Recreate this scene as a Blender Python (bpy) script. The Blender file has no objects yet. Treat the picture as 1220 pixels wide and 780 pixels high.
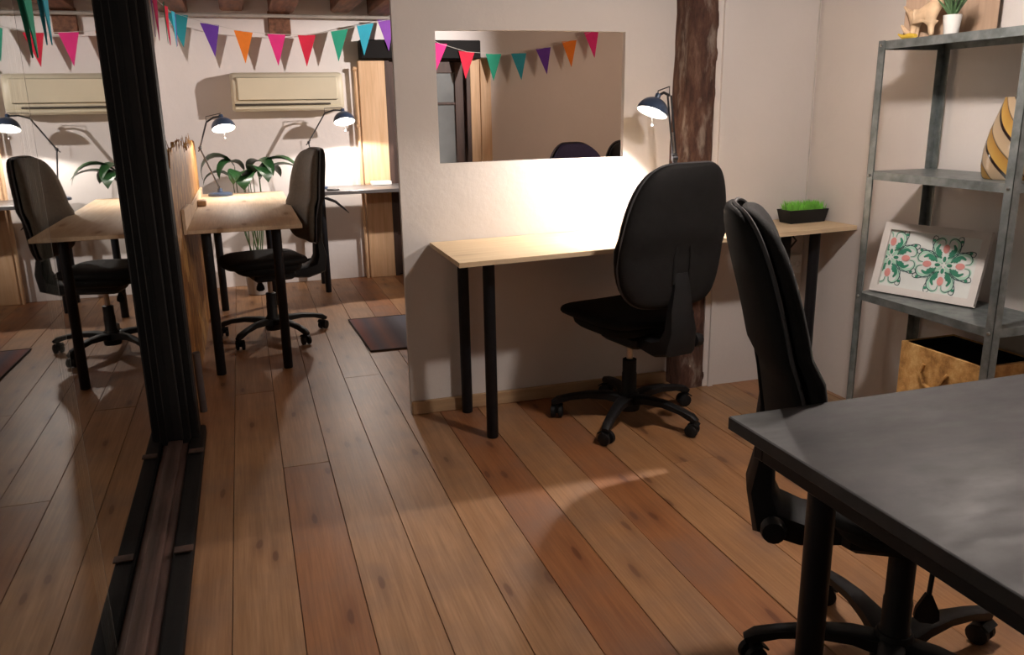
import bpy, math, random
from math import sin, cos, pi, radians as rad
from mathutils import Vector, Matrix
random.seed(7)
C = bpy.context.scene.collection
SC = bpy.context.scene

# ------------------------------------------------------------ camera, world, lights, exposure
F, PITCH, YAW, ROLL, H = 978.4, 0.25922, 0.30761, 0.018186, 1.28
cd = bpy.data.cameras.new('camera'); cam = bpy.data.objects.new('camera', cd); C.objects.link(cam)
cd.sensor_fit = 'HORIZONTAL'; cd.sensor_width = 36.0; cd.lens = 36.0 * F / 1220.0
cd.clip_start = 0.02; cd.clip_end = 60
fw = Vector((sin(YAW) * cos(PITCH), cos(YAW) * cos(PITCH), -sin(PITCH)))
rt = Vector((cos(YAW), -sin(YAW), 0)); dn = fw.cross(rt)
rt2 = rt * cos(ROLL) + dn * sin(ROLL); dn2 = -rt * sin(ROLL) + dn * cos(ROLL)
M = Matrix((rt2, -dn2, -fw)).transposed().to_4x4(); M.translation = (0, 0, H)
cam.matrix_world = M
SC.camera = cam

w = bpy.data.worlds.new('world'); SC.world = w; w.use_nodes = True
w.node_tree.nodes['Background'].inputs[0].default_value = (0.55, 0.45, 0.38, 1)
w.node_tree.nodes['Background'].inputs[1].default_value = 0.006
SC.view_settings.view_transform = 'Standard'; SC.view_settings.look = 'None'
SC.view_settings.gamma = 1; SC.view_settings.use_curve_mapping = False
SC.view_settings.exposure = 0.0

WARM = (1.0, 0.88, 0.80); LAMPC = (1.0, 0.89, 0.80)
def light(name, kind, loc, watt, col, size=0.03, target=None, angle=120, blend=.4, parent=None):
    l = bpy.data.lights.new(name, kind); l.energy = watt; l.color = col; l.shadow_soft_size = size
    o = bpy.data.objects.new(name, l); C.objects.link(o); o.location = loc
    if kind == 'SPOT': l.spot_size = rad(angle); l.spot_blend = blend
    if target is not None:
        o.rotation_euler = (Vector(target) - Vector(loc)).to_track_quat('-Z', 'Y').to_euler()
    if parent: o.parent = parent
    return o
W_PENDANT, W_SPOT, W_OUT = 54.0, 400.0, 26.0
W_LAMP_FRONT, W_LAMP_MID, W_LAMP_BACK = 66.0, 22.0, 52.0

# ------------------------------------------------------------ materials
def nt(name):
    m = bpy.data.materials.new(name); m.use_nodes = True
    n = m.node_tree.nodes; l = m.node_tree.links
    return m, n, l, n['Principled BSDF']
def mapping(n, l, scale, coord='Object', rnd=False):
    tc = n.new('ShaderNodeTexCoord'); mp = n.new('ShaderNodeMapping')
    mp.inputs['Scale'].default_value = scale; l.new(tc.outputs[coord], mp.inputs[0])
    if rnd:
        oi = n.new('ShaderNodeObjectInfo'); mu = n.new('ShaderNodeVectorMath'); mu.operation = 'MULTIPLY'
        mu.inputs[1].default_value = (37, 91, 13); l.new(oi.outputs['Random'], mu.inputs[0])
        l.new(mu.outputs[0], mp.inputs['Location'])
    return mp.outputs[0]
def noise(n, l, vec, scale, detail=4, rough=.55):
    t = n.new('ShaderNodeTexNoise'); t.inputs['Scale'].default_value = scale
    t.inputs['Detail'].default_value = detail; t.inputs['Roughness'].default_value = rough
    l.new(vec, t.inputs['Vector']); return t.outputs[0]
def ramp(n, l, fac, stops):
    r = n.new('ShaderNodeValToRGB'); e = r.color_ramp.elements
    while len(e) < len(stops): e.new(.5)
    for i, (p, c) in enumerate(stops):
        e[i].position = p; e[i].color = (c[0], c[1], c[2], 1) if not isinstance(c, (int, float)) else (c, c, c, 1)
    l.new(fac, r.inputs[0]); return r.outputs[0]
def mixc(n, l, fac, a, b, mode='MIX'):
    x = n.new('ShaderNodeMix'); x.data_type = 'RGBA'; x.blend_type = mode
    for s, v in ((x.inputs[0], fac), (x.inputs[6], a), (x.inputs[7], b)):
        if isinstance(v, (int, float)): s.default_value = v
        elif isinstance(v, tuple): s.default_value = (*v, 1)
        else: l.new(v, s)
    return x.outputs[2]
def bump(n, l, h, p, st=.2, d=.01):
    b = n.new('ShaderNodeBump'); b.inputs['Strength'].default_value = st; b.inputs['Distance'].default_value = d
    l.new(h, b.inputs['Height']); l.new(b.outputs[0], p.inputs['Normal'])
def simple(name, col, rough=.6, metal=0, var=.15, sc=12, bmp=.1, stretch=(1, 1, 1), sheen=0, spec=.5):
    m, n, l, p = nt(name)
    v = mapping(n, l, stretch); t = noise(n, l, v, sc)
    d = tuple(c * (1 - var) for c in col); u = tuple(min(1, c * (1 + var)) for c in col)
    l.new(ramp(n, l, t, [(.3, d), (.7, u)]), p.inputs['Base Color'])
    p.inputs['Roughness'].default_value = rough; p.inputs['Metallic'].default_value = metal
    p.inputs['Specular IOR Level'].default_value = spec
    if sheen: p.inputs['Sheen Weight'].default_value = sheen
    if bmp: bump(n, l, noise(n, l, v, sc * 6), p, bmp, .002)
    return m
def emis(name, col, st):
    m, n, l, p = nt(name); p.inputs['Base Color'].default_value = (*col, 1)
    p.inputs['Emission Color'].default_value = (*col, 1); p.inputs['Emission Strength'].default_value = st
    return m
def wood(name, a, b, knot=(.13, .05, .02), rnd=False, rough=.5, axis='Y', kscale=(6.0, 1.7, 1), tint=False, grime=.0, KN=(.05, .075, .17), FG=.35):
    m, n, l, p = nt(name)
    sw = {'Y': lambda s: s, 'X': lambda s: (s[1], s[0], s[2]), 'Z': lambda s: (s[0], s[2], s[1])}[axis]
    v = mapping(n, l, sw((14, 1.1, 6)), rnd=rnd)
    g = noise(n, l, v, 2.2, 6, .6)
    col = ramp(n, l, g, [(.28, b), (.5, tuple((x + y) / 2 for x, y in zip(a, b))), (.72, a)])
    v2 = mapping(n, l, sw((75, 2.2, 30)), rnd=rnd)
    fine = noise(n, l, v2, 2.0, 3)
    col = mixc(n, l, ramp(n, l, fine, [(.35, 0.0), (.75, FG)]), col, tuple(c * .58 for c in b))
    # knots
    vk = mapping(n, l, sw(kscale), rnd=rnd)
    wob = n.new('ShaderNodeVectorMath'); wob.operation = 'ADD'
    nz = n.new('ShaderNodeTexNoise'); nz.inputs['Scale'].default_value = 1.6; l.new(vk, nz.inputs['Vector'])
    sc_ = n.new('ShaderNodeVectorMath'); sc_.operation = 'SCALE'; sc_.inputs['Scale'].default_value = .25
    l.new(nz.outputs['Color'], sc_.inputs[0]); l.new(vk, wob.inputs[0]); l.new(sc_.outputs[0], wob.inputs[1])
    vo = n.new('ShaderNodeTexVoronoi'); vo.inputs['Scale'].default_value = 1.0; vo.voronoi_dimensions = '2D' if axis == 'Y' else '3D'
    l.new(wob.outputs[0], vo.inputs['Vector'])
    col = mixc(n, l, ramp(n, l, vo.outputs['Distance'], [(KN[0], .85), (KN[1], .35), (KN[2], 0.0)]), col, knot)
    if tint:
        oi = n.new('ShaderNodeObjectInfo'); col = mixc(n, l, 1.0, col, oi.outputs['Color'], 'MULTIPLY')
    if grime:
        vg = mapping(n, l, (1.3, 1.3, 1.3), 'Generated' if not tint else 'Object', rnd=True)
        gg = noise(n, l, vg, 3.5, 5)
        col = mixc(n, l, ramp(n, l, gg, [(.45, 0.0), (.75, grime)]), col, (.16, .11, .09))
    l.new(col, p.inputs['Base Color'])
    p.inputs['Roughness'].default_value = rough
    bump(n, l, fine, p, .12, .002)
    return m
m_floor = wood('pine_floor', (.45, .262, .142), (.32, .165, .075), rnd=True, rough=.45, tint=True, grime=.5, FG=.55, KN=(.045, .065, .20))
m_deskwood = wood('light_pine_board', (.80, .63, .42), (.70, .51, .31), knot=(.35, .2, .1), rough=.6, axis='X', kscale=(5, 1.2, 1))
m_deskwoodY = wood('light_pine_board_long', (.78, .60, .41), (.66, .47, .30), knot=(.35, .2, .1), rough=.65, axis='Y', kscale=(5, 1.2, 1))
m_plankZ = wood('pine_upright', (.80, .55, .34), (.62, .38, .2), axis='Z', rough=.6, kscale=(5, 1.2, 2))
m_trimX = wood('pine_skirting', (.58, .40, .24), (.45, .28, .15), axis='X', rough=.6)
m_beam = simple('old_brown_beam', (.17, .075, .04), .75, var=.5, sc=5, bmp=.5, stretch=(6, .7, 6))
m_darkwood = simple('dark_brown_wood', (.055, .028, .02), .6, var=.4, sc=6, bmp=.3, stretch=(5, 5, .6))
m_black_wood = simple('black_painted_wood', (.005, .004, .004), .7, var=.3, sc=6, bmp=.2, spec=.2)
m_sillwood = simple('dark_stained_sill', (.06, .032, .025), .5, var=.5, sc=5, bmp=.3, stretch=(8, .8, 8))
def wallmat(name, col, var=.06):
    m, n, l, p = nt(name); v = mapping(n, l, (1, 1, 1)); t = noise(n, l, v, 2.2, 6)
    l.new(ramp(n, l, t, [(.3, tuple(c * (1 - var) for c in col)), (.7, col)]), p.inputs['Base Color'])
    p.inputs['Roughness'].default_value = .75
    t2 = noise(n, l, v, 14, 6, .6); bump(n, l, t2, p, .35, .006); return m
m_wall = wallmat('white_plaster', (.77, .72, .69))
m_wall2 = wallmat('tan_plaster', (.62, .50, .36))
m_outwall = wallmat('dim_beige_wall', (.50, .46, .38))
m_ceil2 = wood('stained_board_ceiling', (.22, .14, .10), (.14, .08, .055), rough=.7)
m_frontwall = wallmat('brown_rear_wall', (.26, .20, .16))
m_ceil = wallmat('ceiling_plaster', (.70, .66, .62))
# timber post, chipped with plaster remains
m, n, l, p = nt('rough_timber_post'); v = mapping(n, l, (9, 9, 2.2)); t = noise(n, l, v, 3.0, 9, .7)
col = ramp(n, l, t, [(.32, (.035, .014, .010)), (.52, (.10, .045, .030)), (.72, (.22, .13, .09))])
v2 = mapping(n, l, (5, 5, 1.6)); t2 = noise(n, l, v2, 3.3, 7, .6)
col = mixc(n, l, ramp(n, l, t2, [(.54, 0.0), (.68, .7)]), col, (.36, .30, .25))
l.new(col, p.inputs['Base Color']); p.inputs['Roughness'].default_value = .85; bump(n, l, t, p, .8, .02); m_post = m
# strand board
m, n, l, p = nt('strand_board'); v = mapping(n, l, (1, 2.6, 1.2))
vo = n.new('ShaderNodeTexVoronoi'); vo.inputs['Scale'].default_value = 9; l.new(v, vo.inputs['Vector'])
sep = n.new('ShaderNodeSeparateColor'); l.new(vo.outputs['Color'], sep.inputs[0])
col = ramp(n, l, sep.outputs[0], [(0, (.16, .06, .012)), (.5, (.36, .17, .04)), (1, (.56, .32, .10))])
t = noise(n, l, mapping(n, l, (1, 9, 2)), 4, 5); col = mixc(n, l, ramp(n, l, t, [(.4, 0.0), (.75, .5)]), col, (.20, .09, .03))
l.new(col, p.inputs['Base Color']); p.inputs['Roughness'].default_value = .65; bump(n, l, sep.outputs[0], p, .4, .004); m_osb = m
# woven seagrass / strand box
m, n, l, p = nt('coarse_straw_board'); v = mapping(n, l, (1, 1, 1)); t = noise(n, l, v, 16, 8, .7)
l.new(ramp(n, l, t, [(.3, (.16, .065, .015)), (.5, (.50, .27, .08)), (.72, (.74, .50, .22))]), p.inputs['Base Color'])
p.inputs['Roughness'].default_value = .8; bump(n, l, t, p, .6, .01); m_straw = m
m_black = simple('black_plastic', (.008, .008, .009), .55, bmp=.05, spec=.3)
m_fabric = simple('black_chair_fabric', (.009, .008, .008), .85, bmp=.4, sc=60, sheen=.05, spec=.25)
m_fabric_br = simple('brown_grey_chair_fabric', (.12, .10, .075), .9, bmp=.4, sc=60)
m_shell = simple('black_chair_shell', (.009, .0085, .0085), .75, bmp=.1, sc=30, spec=.2)
m_blue = simple('dark_blue_chair_fabric', (.025, .022, .075), .85, bmp=.3, sc=60)
m_piping = simple('dark_grey_piping', (.06, .06, .065), .4, bmp=0)
m_chrome = simple('brushed_gas_column', (.55, .5, .45), .3, 1, bmp=0)
m_legblack = simple('black_steel_leg', (.007, .008, .011), .45, bmp=.05, spec=.3)
# black table with smudges
m, n, l, p = nt('smudged_black_tabletop'); v = mapping(n, l, (1, 1, 1)); t = noise(n, l, v, 2.6, 7, .65)
l.new(ramp(n, l, t, [(.35, (.016, .0145, .016)), (.6, (.034, .032, .035)), (.8, (.085, .08, .085))]), p.inputs['Base Color'])
t2 = noise(n, l, mapping(n, l, (1, 2.5, 1)), 9, 6); l.new(ramp(n, l, t2, [(.3, .50), (.7, .68)]), p.inputs['Roughness'])
bump(n, l, t2, p, .02, .001); m_blacktop = m
m_greytop = simple('dark_grey_tabletop', (.10, .095, .095), .35, bmp=.05)
# galvanised steel
m, n, l, p = nt('galvanised_steel'); v = mapping(n, l, (1, 1, 1)); t = noise(n, l, v, 26, 4)
l.new(ramp(n, l, t, [(.3, (.135, .155, .155)), (.7, (.27, .30, .30))]), p.inputs['Base Color'])
p.inputs['Metallic'].default_value = .6; p.inputs['Roughness'].default_value = .42; m_steel = m
m_lampshade = simple('blue_grey_lamp_enamel', (.055, .085, .15), .28, .2, bmp=0)
m_lampmetal = simple('dark_lamp_metal', (.05, .05, .055), .35, .6, bmp=0)
m_spring = simple('bright_spring', (.5, .5, .5), .3, 1, bmp=0)
m_inner = simple('white_lamp_interior', (.85, .85, .82), .5, bmp=0)
m_bulb = emis('glowing_bulb', (1.0, .93, .84), 14)
m_ac = simple('yellowed_plastic', (.66, .60, .45), .45, var=.05, sc=3, bmp=0)
m_acdark = simple('dark_louvre_slot', (.05, .04, .03), .6, bmp=0)
m_white = simple('white_plastic', (.75, .73, .70), .4, var=.04, bmp=0)
m_whitewood = simple('white_painted_frame', (.70, .66, .63), .5, var=.05, bmp=.05)
m_paper = simple('white_print_paper', (.72, .74, .72), .6, var=.03, bmp=0)
m_green = simple('green_print', (.03, .22, .13), .6, var=.2, bmp=0)
m_mint = simple('pale_mint_print', (.42, .66, .53), .6, var=.08, bmp=0)
m_pink = simple('pink_print', (.66, .27, .25), .6, var=.1, bmp=0)
m_navy = simple('dark_print_outline', (.02, .06, .07), .6, bmp=0)
m_leaf = simple('dark_green_leaf', (.013, .046, .014), .35, var=.4, sc=9, bmp=.1)
m_stem = simple('leaf_stem', (.06, .11, .035), .5)
m_grass = simple('bright_artificial_grass', (.22, .62, .08), .6, var=.35, sc=25, bmp=0)
m_succ = simple('grey_green_leaf', (.06, .12, .05), .5, var=.4)
m_soil = simple('dark_soil', (.03, .02, .015), .9)
m_carve = simple('pale_carved_wood', (.70, .50, .32), .6, var=.2, sc=18, bmp=.2)
m_yellow = simple('yellow_plastic', (.75, .50, .06), .5)
m_tanboard = wood('tan_board', (.50, .34, .22), (.38, .24, .15), axis='Z', rough=.6, kscale=(2, .5, 1), rnd=False)
m_cable = simple('black_cable', (.012, .012, .012), .5, bmp=0)
m_wcable = simple('white_cable', (.6, .57, .53), .5, bmp=0)
m_liner = simple('black_box_liner', (.006, .006, .006), .95, bmp=.2, spec=.1)
m_outfloor = simple('dim_grey_floor', (.16, .14, .125), .7, sc=3, var=.2)
m_outpost = simple('weathered_beige_post', (.42, .34, .27), .7, var=.25)
m_rail = simple('grey_curtain_rail', (.42, .38, .34), .45, bmp=0)
# rug stripes
m, n, l, p = nt('striped_woven_rug'); v = mapping(n, l, (1, 1, 1)); sx = n.new('ShaderNodeSeparateXYZ'); l.new(v, sx.inputs[0])
mu = n.new('ShaderNodeMath'); mu.operation = 'MULTIPLY'; mu.inputs[1].default_value = 2.6; l.new(sx.outputs[0], mu.inputs[0])
fr = n.new('ShaderNodeMath'); fr.operation = 'FRACT'; l.new(mu.outputs[0], fr.inputs[0])
col = ramp(n, l, fr.outputs[0], [(0, (.10, .09, .11)), (.18, (.17, .17, .21)), (.36, (.13, .14, .19)), (.5, (.28, .13, .12)), (.66, (.14, .12, .15)), (.82, (.24, .14, .13)), (1, (.10, .09, .11))])
l.new(col, p.inputs['Base Color']); p.inputs['Roughness'].default_value = .95
bump(n, l, noise(n, l, mapping(n, l, (40, 200, 1)), 3, 2), p, .5, .004); m_rug = m
m_rugedge = simple('dark_rug_border', (.05, .035, .03), .9)
# vase: spiral bands
m, n, l, p = nt('amber_swirl_glass'); tc = n.new('ShaderNodeTexCoord'); sx = n.new('ShaderNodeSeparateXYZ'); l.new(tc.outputs['Object'], sx.inputs[0])
at = n.new('ShaderNodeMath'); at.operation = 'ARCTAN2'; l.new(sx.outputs[1], at.inputs[0]); l.new(sx.outputs[0], at.inputs[1])
a1 = n.new('ShaderNodeMath'); a1.operation = 'MULTIPLY'; a1.inputs[1].default_value = 5 / (2 * pi); l.new(at.outputs[0], a1.inputs[0])
z1 = n.new('ShaderNodeMath'); z1.operation = 'MULTIPLY_ADD'; z1.inputs[1].default_value = 9.0; l.new(sx.outputs[2], z1.inputs[0]); l.new(a1.outputs[0], z1.inputs[2])
fr = n.new('ShaderNodeMath'); fr.operation = 'FRACT'; l.new(z1.outputs[0], fr.inputs[0])
col = ramp(n, l, fr.outputs[0], [(0, (.015, .01, .01)), (.09, (.02, .012, .01)), (.11, (.40, .24, .06)), (.5, (.26, .14, .035)), (.52, (.015, .01, .01)), (.58, (.38, .28, .18)), (.97, (.30, .22, .14)), (1, (.015, .01, .01))])
l.new(col, p.inputs['Base Color']); p.inputs['Roughness'].default_value = .12; m_vase = m
# glazing: double pane, thin mirror by Fresnel over clear glass
m = bpy.data.materials.new('double_glazing'); m.use_nodes = True; n = m.node_tree.nodes; l = m.node_tree.links; n.clear()
out = n.new('ShaderNodeOutputMaterial'); tr = n.new('ShaderNodeBsdfTransparent'); tr.inputs[0].default_value = (.86, .88, .86, 1)
gl = n.new('ShaderNodeBsdfGlossy'); gl.inputs['Roughness'].default_value = .012; gl.inputs[0].default_value = (.93, .95, .95, 1)
fz = n.new('ShaderNodeFresnel'); fz.inputs[0].default_value = 1.52
m3 = n.new('ShaderNodeMath'); m3.operation = 'MULTIPLY'; m3.inputs[1].default_value = 4; l.new(fz.outputs[0], m3.inputs[0])
m4 = n.new('ShaderNodeMath'); m4.operation = 'MULTIPLY_ADD'; m4.inputs[1].default_value = 3; m4.inputs[2].default_value = 1; l.new(fz.outputs[0], m4.inputs[0])
m5 = n.new('ShaderNodeMath'); m5.operation = 'DIVIDE'; l.new(m3.outputs[0], m5.inputs[0]); l.new(m4.outputs[0], m5.inputs[1])
mx = n.new('ShaderNodeMixShader'); l.new(m5.outputs[0], mx.inputs[0]); l.new(tr.outputs[0], mx.inputs[1]); l.new(gl.outputs[0], mx.inputs[2]); l.new(mx.outputs[0], out.inputs[0])
m_glass = m
m_doorglass = simple('grey_door_glass', (.17, .18, .18), .15, var=.2, sc=3, bmp=0)

# ------------------------------------------------------------ mesh helpers
class MB:
    def __init__(s): s.v = []; s.f = []
    def add(s, vs, fs):
        b = len(s.v); s.v += [tuple(q) for q in vs]; s.f += [tuple(b + i for i in f) for f in fs]; return s
    def box(s, x0, x1, y0, y1, z0, z1, mat=None):
        vs = [Vector((x, y, z)) for z in (z0, z1) for y in (y0, y1) for x in (x0, x1)]
        if mat is not None: vs = [mat @ q for q in vs]
        return s.add(vs, [(0, 2, 3, 1), (4, 5, 7, 6), (0, 1, 5, 4), (2, 6, 7, 3), (0, 4, 6, 2), (1, 3, 7, 5)])
    def bbox(s, x0, x1, y0, y1, z0, z1, b=.004, mat=None):   # chamfered box
        vs = []; 
        for z, i in ((z0, b), (z0 + b, 0), (z1 - b, 0), (z1, b)):
            for (x, y) in ((x0 + b + i, y0 + i), (x1 - b - i, y0 + i), (x1 - i, y0 + b + i), (x1 - i, y1 - b - i), (x1 - b - i, y1 - i), (x0 + b + i, y1 - i), (x0 + i, y1 - b - i), (x0 + i, y0 + b + i)):
                q = Vector((x, y, z)); vs.append(mat @ q if mat is not None else q)
        fs = [tuple(range(7, -1, -1)), tuple(range(24, 32))]
        for k in range(3):
            for i in range(8): j = (i + 1) % 8; fs.append((k * 8 + i, k * 8 + j, k * 8 + 8 + j, k * 8 + 8 + i))
        return s.add(vs, fs)
    def tube(s, pts, r, n=10, cap=True):
        pts = [Vector(q) for q in pts]; rs = r if isinstance(r, (list, tuple)) else [r] * len(pts)
        vs = []; fs = []; up = None
        for i, q in enumerate(pts):
            t = (pts[min(i + 1, len(pts) - 1)] - pts[max(i - 1, 0)]).normalized()
            if up is None: up = Vector((0, 0, 1)) if abs(t.z) < .9 else Vector((1, 0, 0))
            a = t.cross(up).normalized(); b = a.cross(t).normalized(); up = b
            for k in range(n): vs.append(q + (a * cos(2 * pi * k / n) + b * sin(2 * pi * k / n)) * rs[i])
        for i in range(len(pts) - 1):
            for k in range(n): j = (k + 1) % n; fs.append((i * n + k, (i + 1) * n + k, (i + 1) * n + j, i * n + j))
        if cap: fs += [tuple(range(n)), tuple(range(len(pts) * n - 1, (len(pts) - 1) * n - 1, -1))]
        return s.add(vs, fs)
    def lathe(s, prof, n=24, origin=(0, 0, 0), mat=None, cap=True):
        o = Vector(origin); vs = []; fs = []
        for (r, z) in prof:
            for k in range(n):
                q = Vector((r * cos(2 * pi * k / n), r * sin(2 * pi * k / n), z)); vs.append((mat @ q if mat is not None else q) + o)
        for i in range(len(prof) - 1):
            for k in range(n): j = (k + 1) % n; fs.append((i * n + k, i * n + j, (i + 1) * n + j, (i + 1) * n + k))
        if cap: fs += [tuple(range(n - 1, -1, -1)), tuple(range((len(prof) - 1) * n, len(prof) * n))]
        return s.add(vs, fs)
    def sweep(s, pts, sizes, side):     # rounded-rect sections, side = constant width axis
        pts = [Vector(q) for q in pts]; side = Vector(side).normalized(); vs = []; fs = []; n = 8
        for i, q in enumerate(pts):
            t = (pts[min(i + 1, len(pts) - 1)] - pts[max(i - 1, 0)]).normalized(); nrm = side.cross(t).normalized()
            w, h = sizes[i]; c = .3
            for (a, b) in ((1, 1 - c), (1 - c, 1), (c - 1, 1), (-1, 1 - c), (-1, c - 1), (c - 1, -1), (1 - c, -1), (1, c - 1)):
                vs.append(q + side * a * w / 2 + nrm * b * h / 2)
        for i in range(len(pts) - 1):
            for k in range(n): j = (k + 1) % n; fs.append((i * n + k, i * n + j, (i + 1) * n + j, (i + 1) * n + k))
        fs += [tuple(range(n - 1, -1, -1)), tuple(range((len(pts) - 1) * n, len(pts) * n))]
        return s.add(vs, fs)
    def prism(s, poly, d0, d1, fn):     # polygon (u,v) extruded from d0 to d1; fn(u,v,d)->point
        n = len(poly); vs = [fn(u, v, d0) for u, v in poly] + [fn(u, v, d1) for u, v in poly]
        fs = [tuple(range(n - 1, -1, -1)), tuple(range(n, 2 * n))] + [(i, (i + 1) % n, n + (i + 1) % n, n + i) for i in range(n)]
        return s.add(vs, fs)
    def build(s, name, mat, parent=None, loc=None, smooth=True, ang=38):
        me = bpy.data.meshes.new(name); me.from_pydata(s.v, [], s.f); me.validate(); me.update()
        me.materials.append(mat)
        import bmesh
        bm = bmesh.new(); bm.from_mesh(me); bmesh.ops.recalc_face_normals(bm, faces=bm.faces); bm.to_mesh(me); bm.free()
        if smooth:
            me.polygons.foreach_set('use_smooth', [True] * len(me.polygons)); me.set_sharp_from_angle(angle=rad(ang))
        o = bpy.data.objects.new(name, me); C.objects.link(o)
        if parent: o.parent = parent
        if loc: o.location = loc
        return o
def tag(o, label, cat, group=None):
    o['label'] = label; o['category'] = cat
    if group: o['group'] = group
    return o
def thing(name, label, cat, loc=(0, 0, 0), rz=0, group=None):
    o = bpy.data.objects.new(name, None); C.objects.link(o); o.empty_display_size = .1
    o.location = loc; o.rotation_euler = (0, 0, rz); return tag(o, label, cat, group)
def struct(o): o['kind'] = 'structure'; return o
def copy_tree(o, parent=None):
    c = o.copy(); C.objects.link(c); c.parent = parent
    for ch in list(o.children): copy_tree(ch, c)
    return c

# ------------------------------------------------------------ the setting
XL, XR, YF, YB, YP, ZC = -.46, 2.475, -1.6, 6.56, 3.36, 2.22
XB = 3.5     # back room right wall
fl = struct(MB().box(XL - .15, XB, YF, YB + .1, -.09, -.034).build('floor', m_sillwood, smooth=False))
seams = [-.60, -.485, -.31, -.14, .035, .205, .378, .562, .722, .892, 1.074, 1.245]
while seams[-1] < XB: seams.append(seams[-1] + .172)
plank_cache = {}
def plank(x0, x1, y0, y1, z, tint):
    wd, ln = round(x1 - x0 - .0020, 4), round(y1 - y0 - .002, 3)
    if (wd, ln) not in plank_cache:
        o = MB().bbox(-wd / 2, wd / 2, -ln / 2, ln / 2, -.03, 0, .0010).build('floor_plank', m_floor, smooth=False); plank_cache[(wd, ln)] = o.data
    else:
        o = bpy.data.objects.new('floor_plank', plank_cache[(wd, ln)]); C.objects.link(o)
    o.parent = fl; o.location = ((x0 + x1) / 2, (y0 + y1) / 2, z); o.color = (*tint, 1)
tints = {0: (.95, .9, .86), 2: (.9, .84, .8), 3: (1.0, .97, .93), 5: (1, .96, .9), 4: (.88, .66, .5), 6: (1.04, 1.02, .98), 7: (1.0, .97, .95), 8: (.90, .66, .50), 9: (1.03, .95, .84), 10: (.85, .62, .45), 11: (1.02, .93, .80), 12: (.97, .86, .72), 13: (.95, .84, .72), 14: (1.05, .98, .86)}
brk = {5: [], 4: [2.97], 9: [4.3], 12: [2.505], 3: [3.9], 7: [4.9], 11: [3.6, .3]}
rr = random.Random(3)
for i in range(len(seams) - 1):
    ys = [YF] + sorted(brk.get(i, [rr.uniform(.2, .9), rr.uniform(3.9, 5.6)] if i not in brk else [])) + [YB]
    for k in range(len(ys) - 1):
        b = tints.get(i, (rr.uniform(.85, 1.05), rr.uniform(.76, .95), rr.uniform(.65, .9)))
        if i == 4 and k == 1: b = (1.02, .98, .94)
        j = rr.uniform(.95, 1.04)
        plank(seams[i], min(seams[i + 1], XB), ys[k], ys[k + 1], rr.uniform(-.0012, .0006), tuple(c * j for c in b))

struct(MB().box(XL - 1.7, XB + .1, 3.40, YB + 1.2, ZC, ZC + .1).build('ceiling', m_ceil, smooth=False))
struct(MB().box(XL - 1.7, XB + .1, YF - .1, 3.40, ZC, ZC + .1).build('ceiling', m_ceil2, smooth=False))
# far wall with a doorway
DX0, DX1 = 1.09, 1.757
struct(MB().box(XL - .2, DX0, YB, YB + .12, 0, ZC).box(DX1, 2.35, YB, YB + .12, 0, ZC).box(DX0, DX1, YB, YB + .12, 1.72, ZC).build('wall_back', m_wall, smooth=False))
struct(MB().box(2.35, XB, YB, YB + .12, 0, ZC).build('wall_back', m_wall, smooth=False))
wr = MB(); wr.box(XR, XR + .1, YF, YP + .03, 0, ZC); struct(wr.build('wall_right', m_wall, smooth=False))
struct(MB().box(XB, XB + .1, YP, YB, 0, ZC).build('wall_right', m_wall2, smooth=False))
struct(MB().box(XL - .1, XR + .1, YF - .1, YF, 0, ZC).build('wall_front', m_frontwall, smooth=False))
struct(MB().box(XL - .2, XL - .1, 3.42, YB, 0, ZC).build('wall_left', m_wall, smooth=False))
# partition with a rectangular opening, slightly uneven cut edges
def partition():
    ox = [(.770, 1.070), (1.20, 1.073), (1.594, 1.071), (1.597, 1.590), (1.20, 1.592), (.770, 1.588)]
    b = MB(); x0, x1 = .60, 1.84; y0, y1 = YP, YP + .028
    for poly in ([(x0, 0), (x1, 0), (x1, 1.071), ox[2], ox[1], ox[0], (x0, 1.070)],
                 [(x0, 1.070), ox[0], ox[5], (x0, 1.588)],
                 [ox[2], (x1, 1.071), (x1, 1.59), ox[3]],
                 [(x0, 1.588), ox[5], ox[4], ox[3], (x1, 1.59), (x1, ZC), (x0, ZC)]):
        b.prism(poly, y0, y1, lambda u, v, d: (u, d, v))
    return struct(b.build('wall_partition', m_wall, smooth=False))
partition()
struct(MB().box(1.965, XR + .0, 3.235, 3.40, 0, ZC).build('wall_partition', m_wall, smooth=False))
struct(MB().box(XR + .0, XB, YP + .03, YP + .06, 0, ZC).build('wall_partition', m_wall, smooth=False))
struct(MB().bbox(.602, 1.83, YP - .022, YP, 0, .058, .003).build('baseboard_partition', m_trimX))
# old timber post
b = MB(); rp = random.Random(5); nz = 40; ring = []
for i in range(nz + 1):
    z = ZC * i / nz; c = 1.915 - .01 * sin(z * 2.0); 
    wl = .083 + .002 * sin(z * 7) + rp.uniform(-.0018, .0018); wr_ = .074 + .004 * sin(z * 5 + 1) + rp.uniform(-.004, .004)
    if z < .4: wl -= .012
    yf = 3.235 + rp.uniform(-.004, .004)
    b.v += [(c - wl, 3.40, z), (c - wl + .004, yf + .015, z), (c - wl + .02, yf, z), (c + rp.uniform(-.01, .01), yf - .006, z), (c + wr_ - .025, yf + .002, z), (c + wr_, yf + .02, z), (c + wr_, 3.40, z)]
for i in range(nz):
    for k in range(7): j = (k + 1) % 7; b.f.append((i * 7 + k, i * 7 + j, i * 7 + 7 + j, i * 7 + 7 + k))
post = b.build('timber_post', m_post, ang=60); tag(post, 'rough dark brown timber post with plaster remains set between white walls', 'post')
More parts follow.
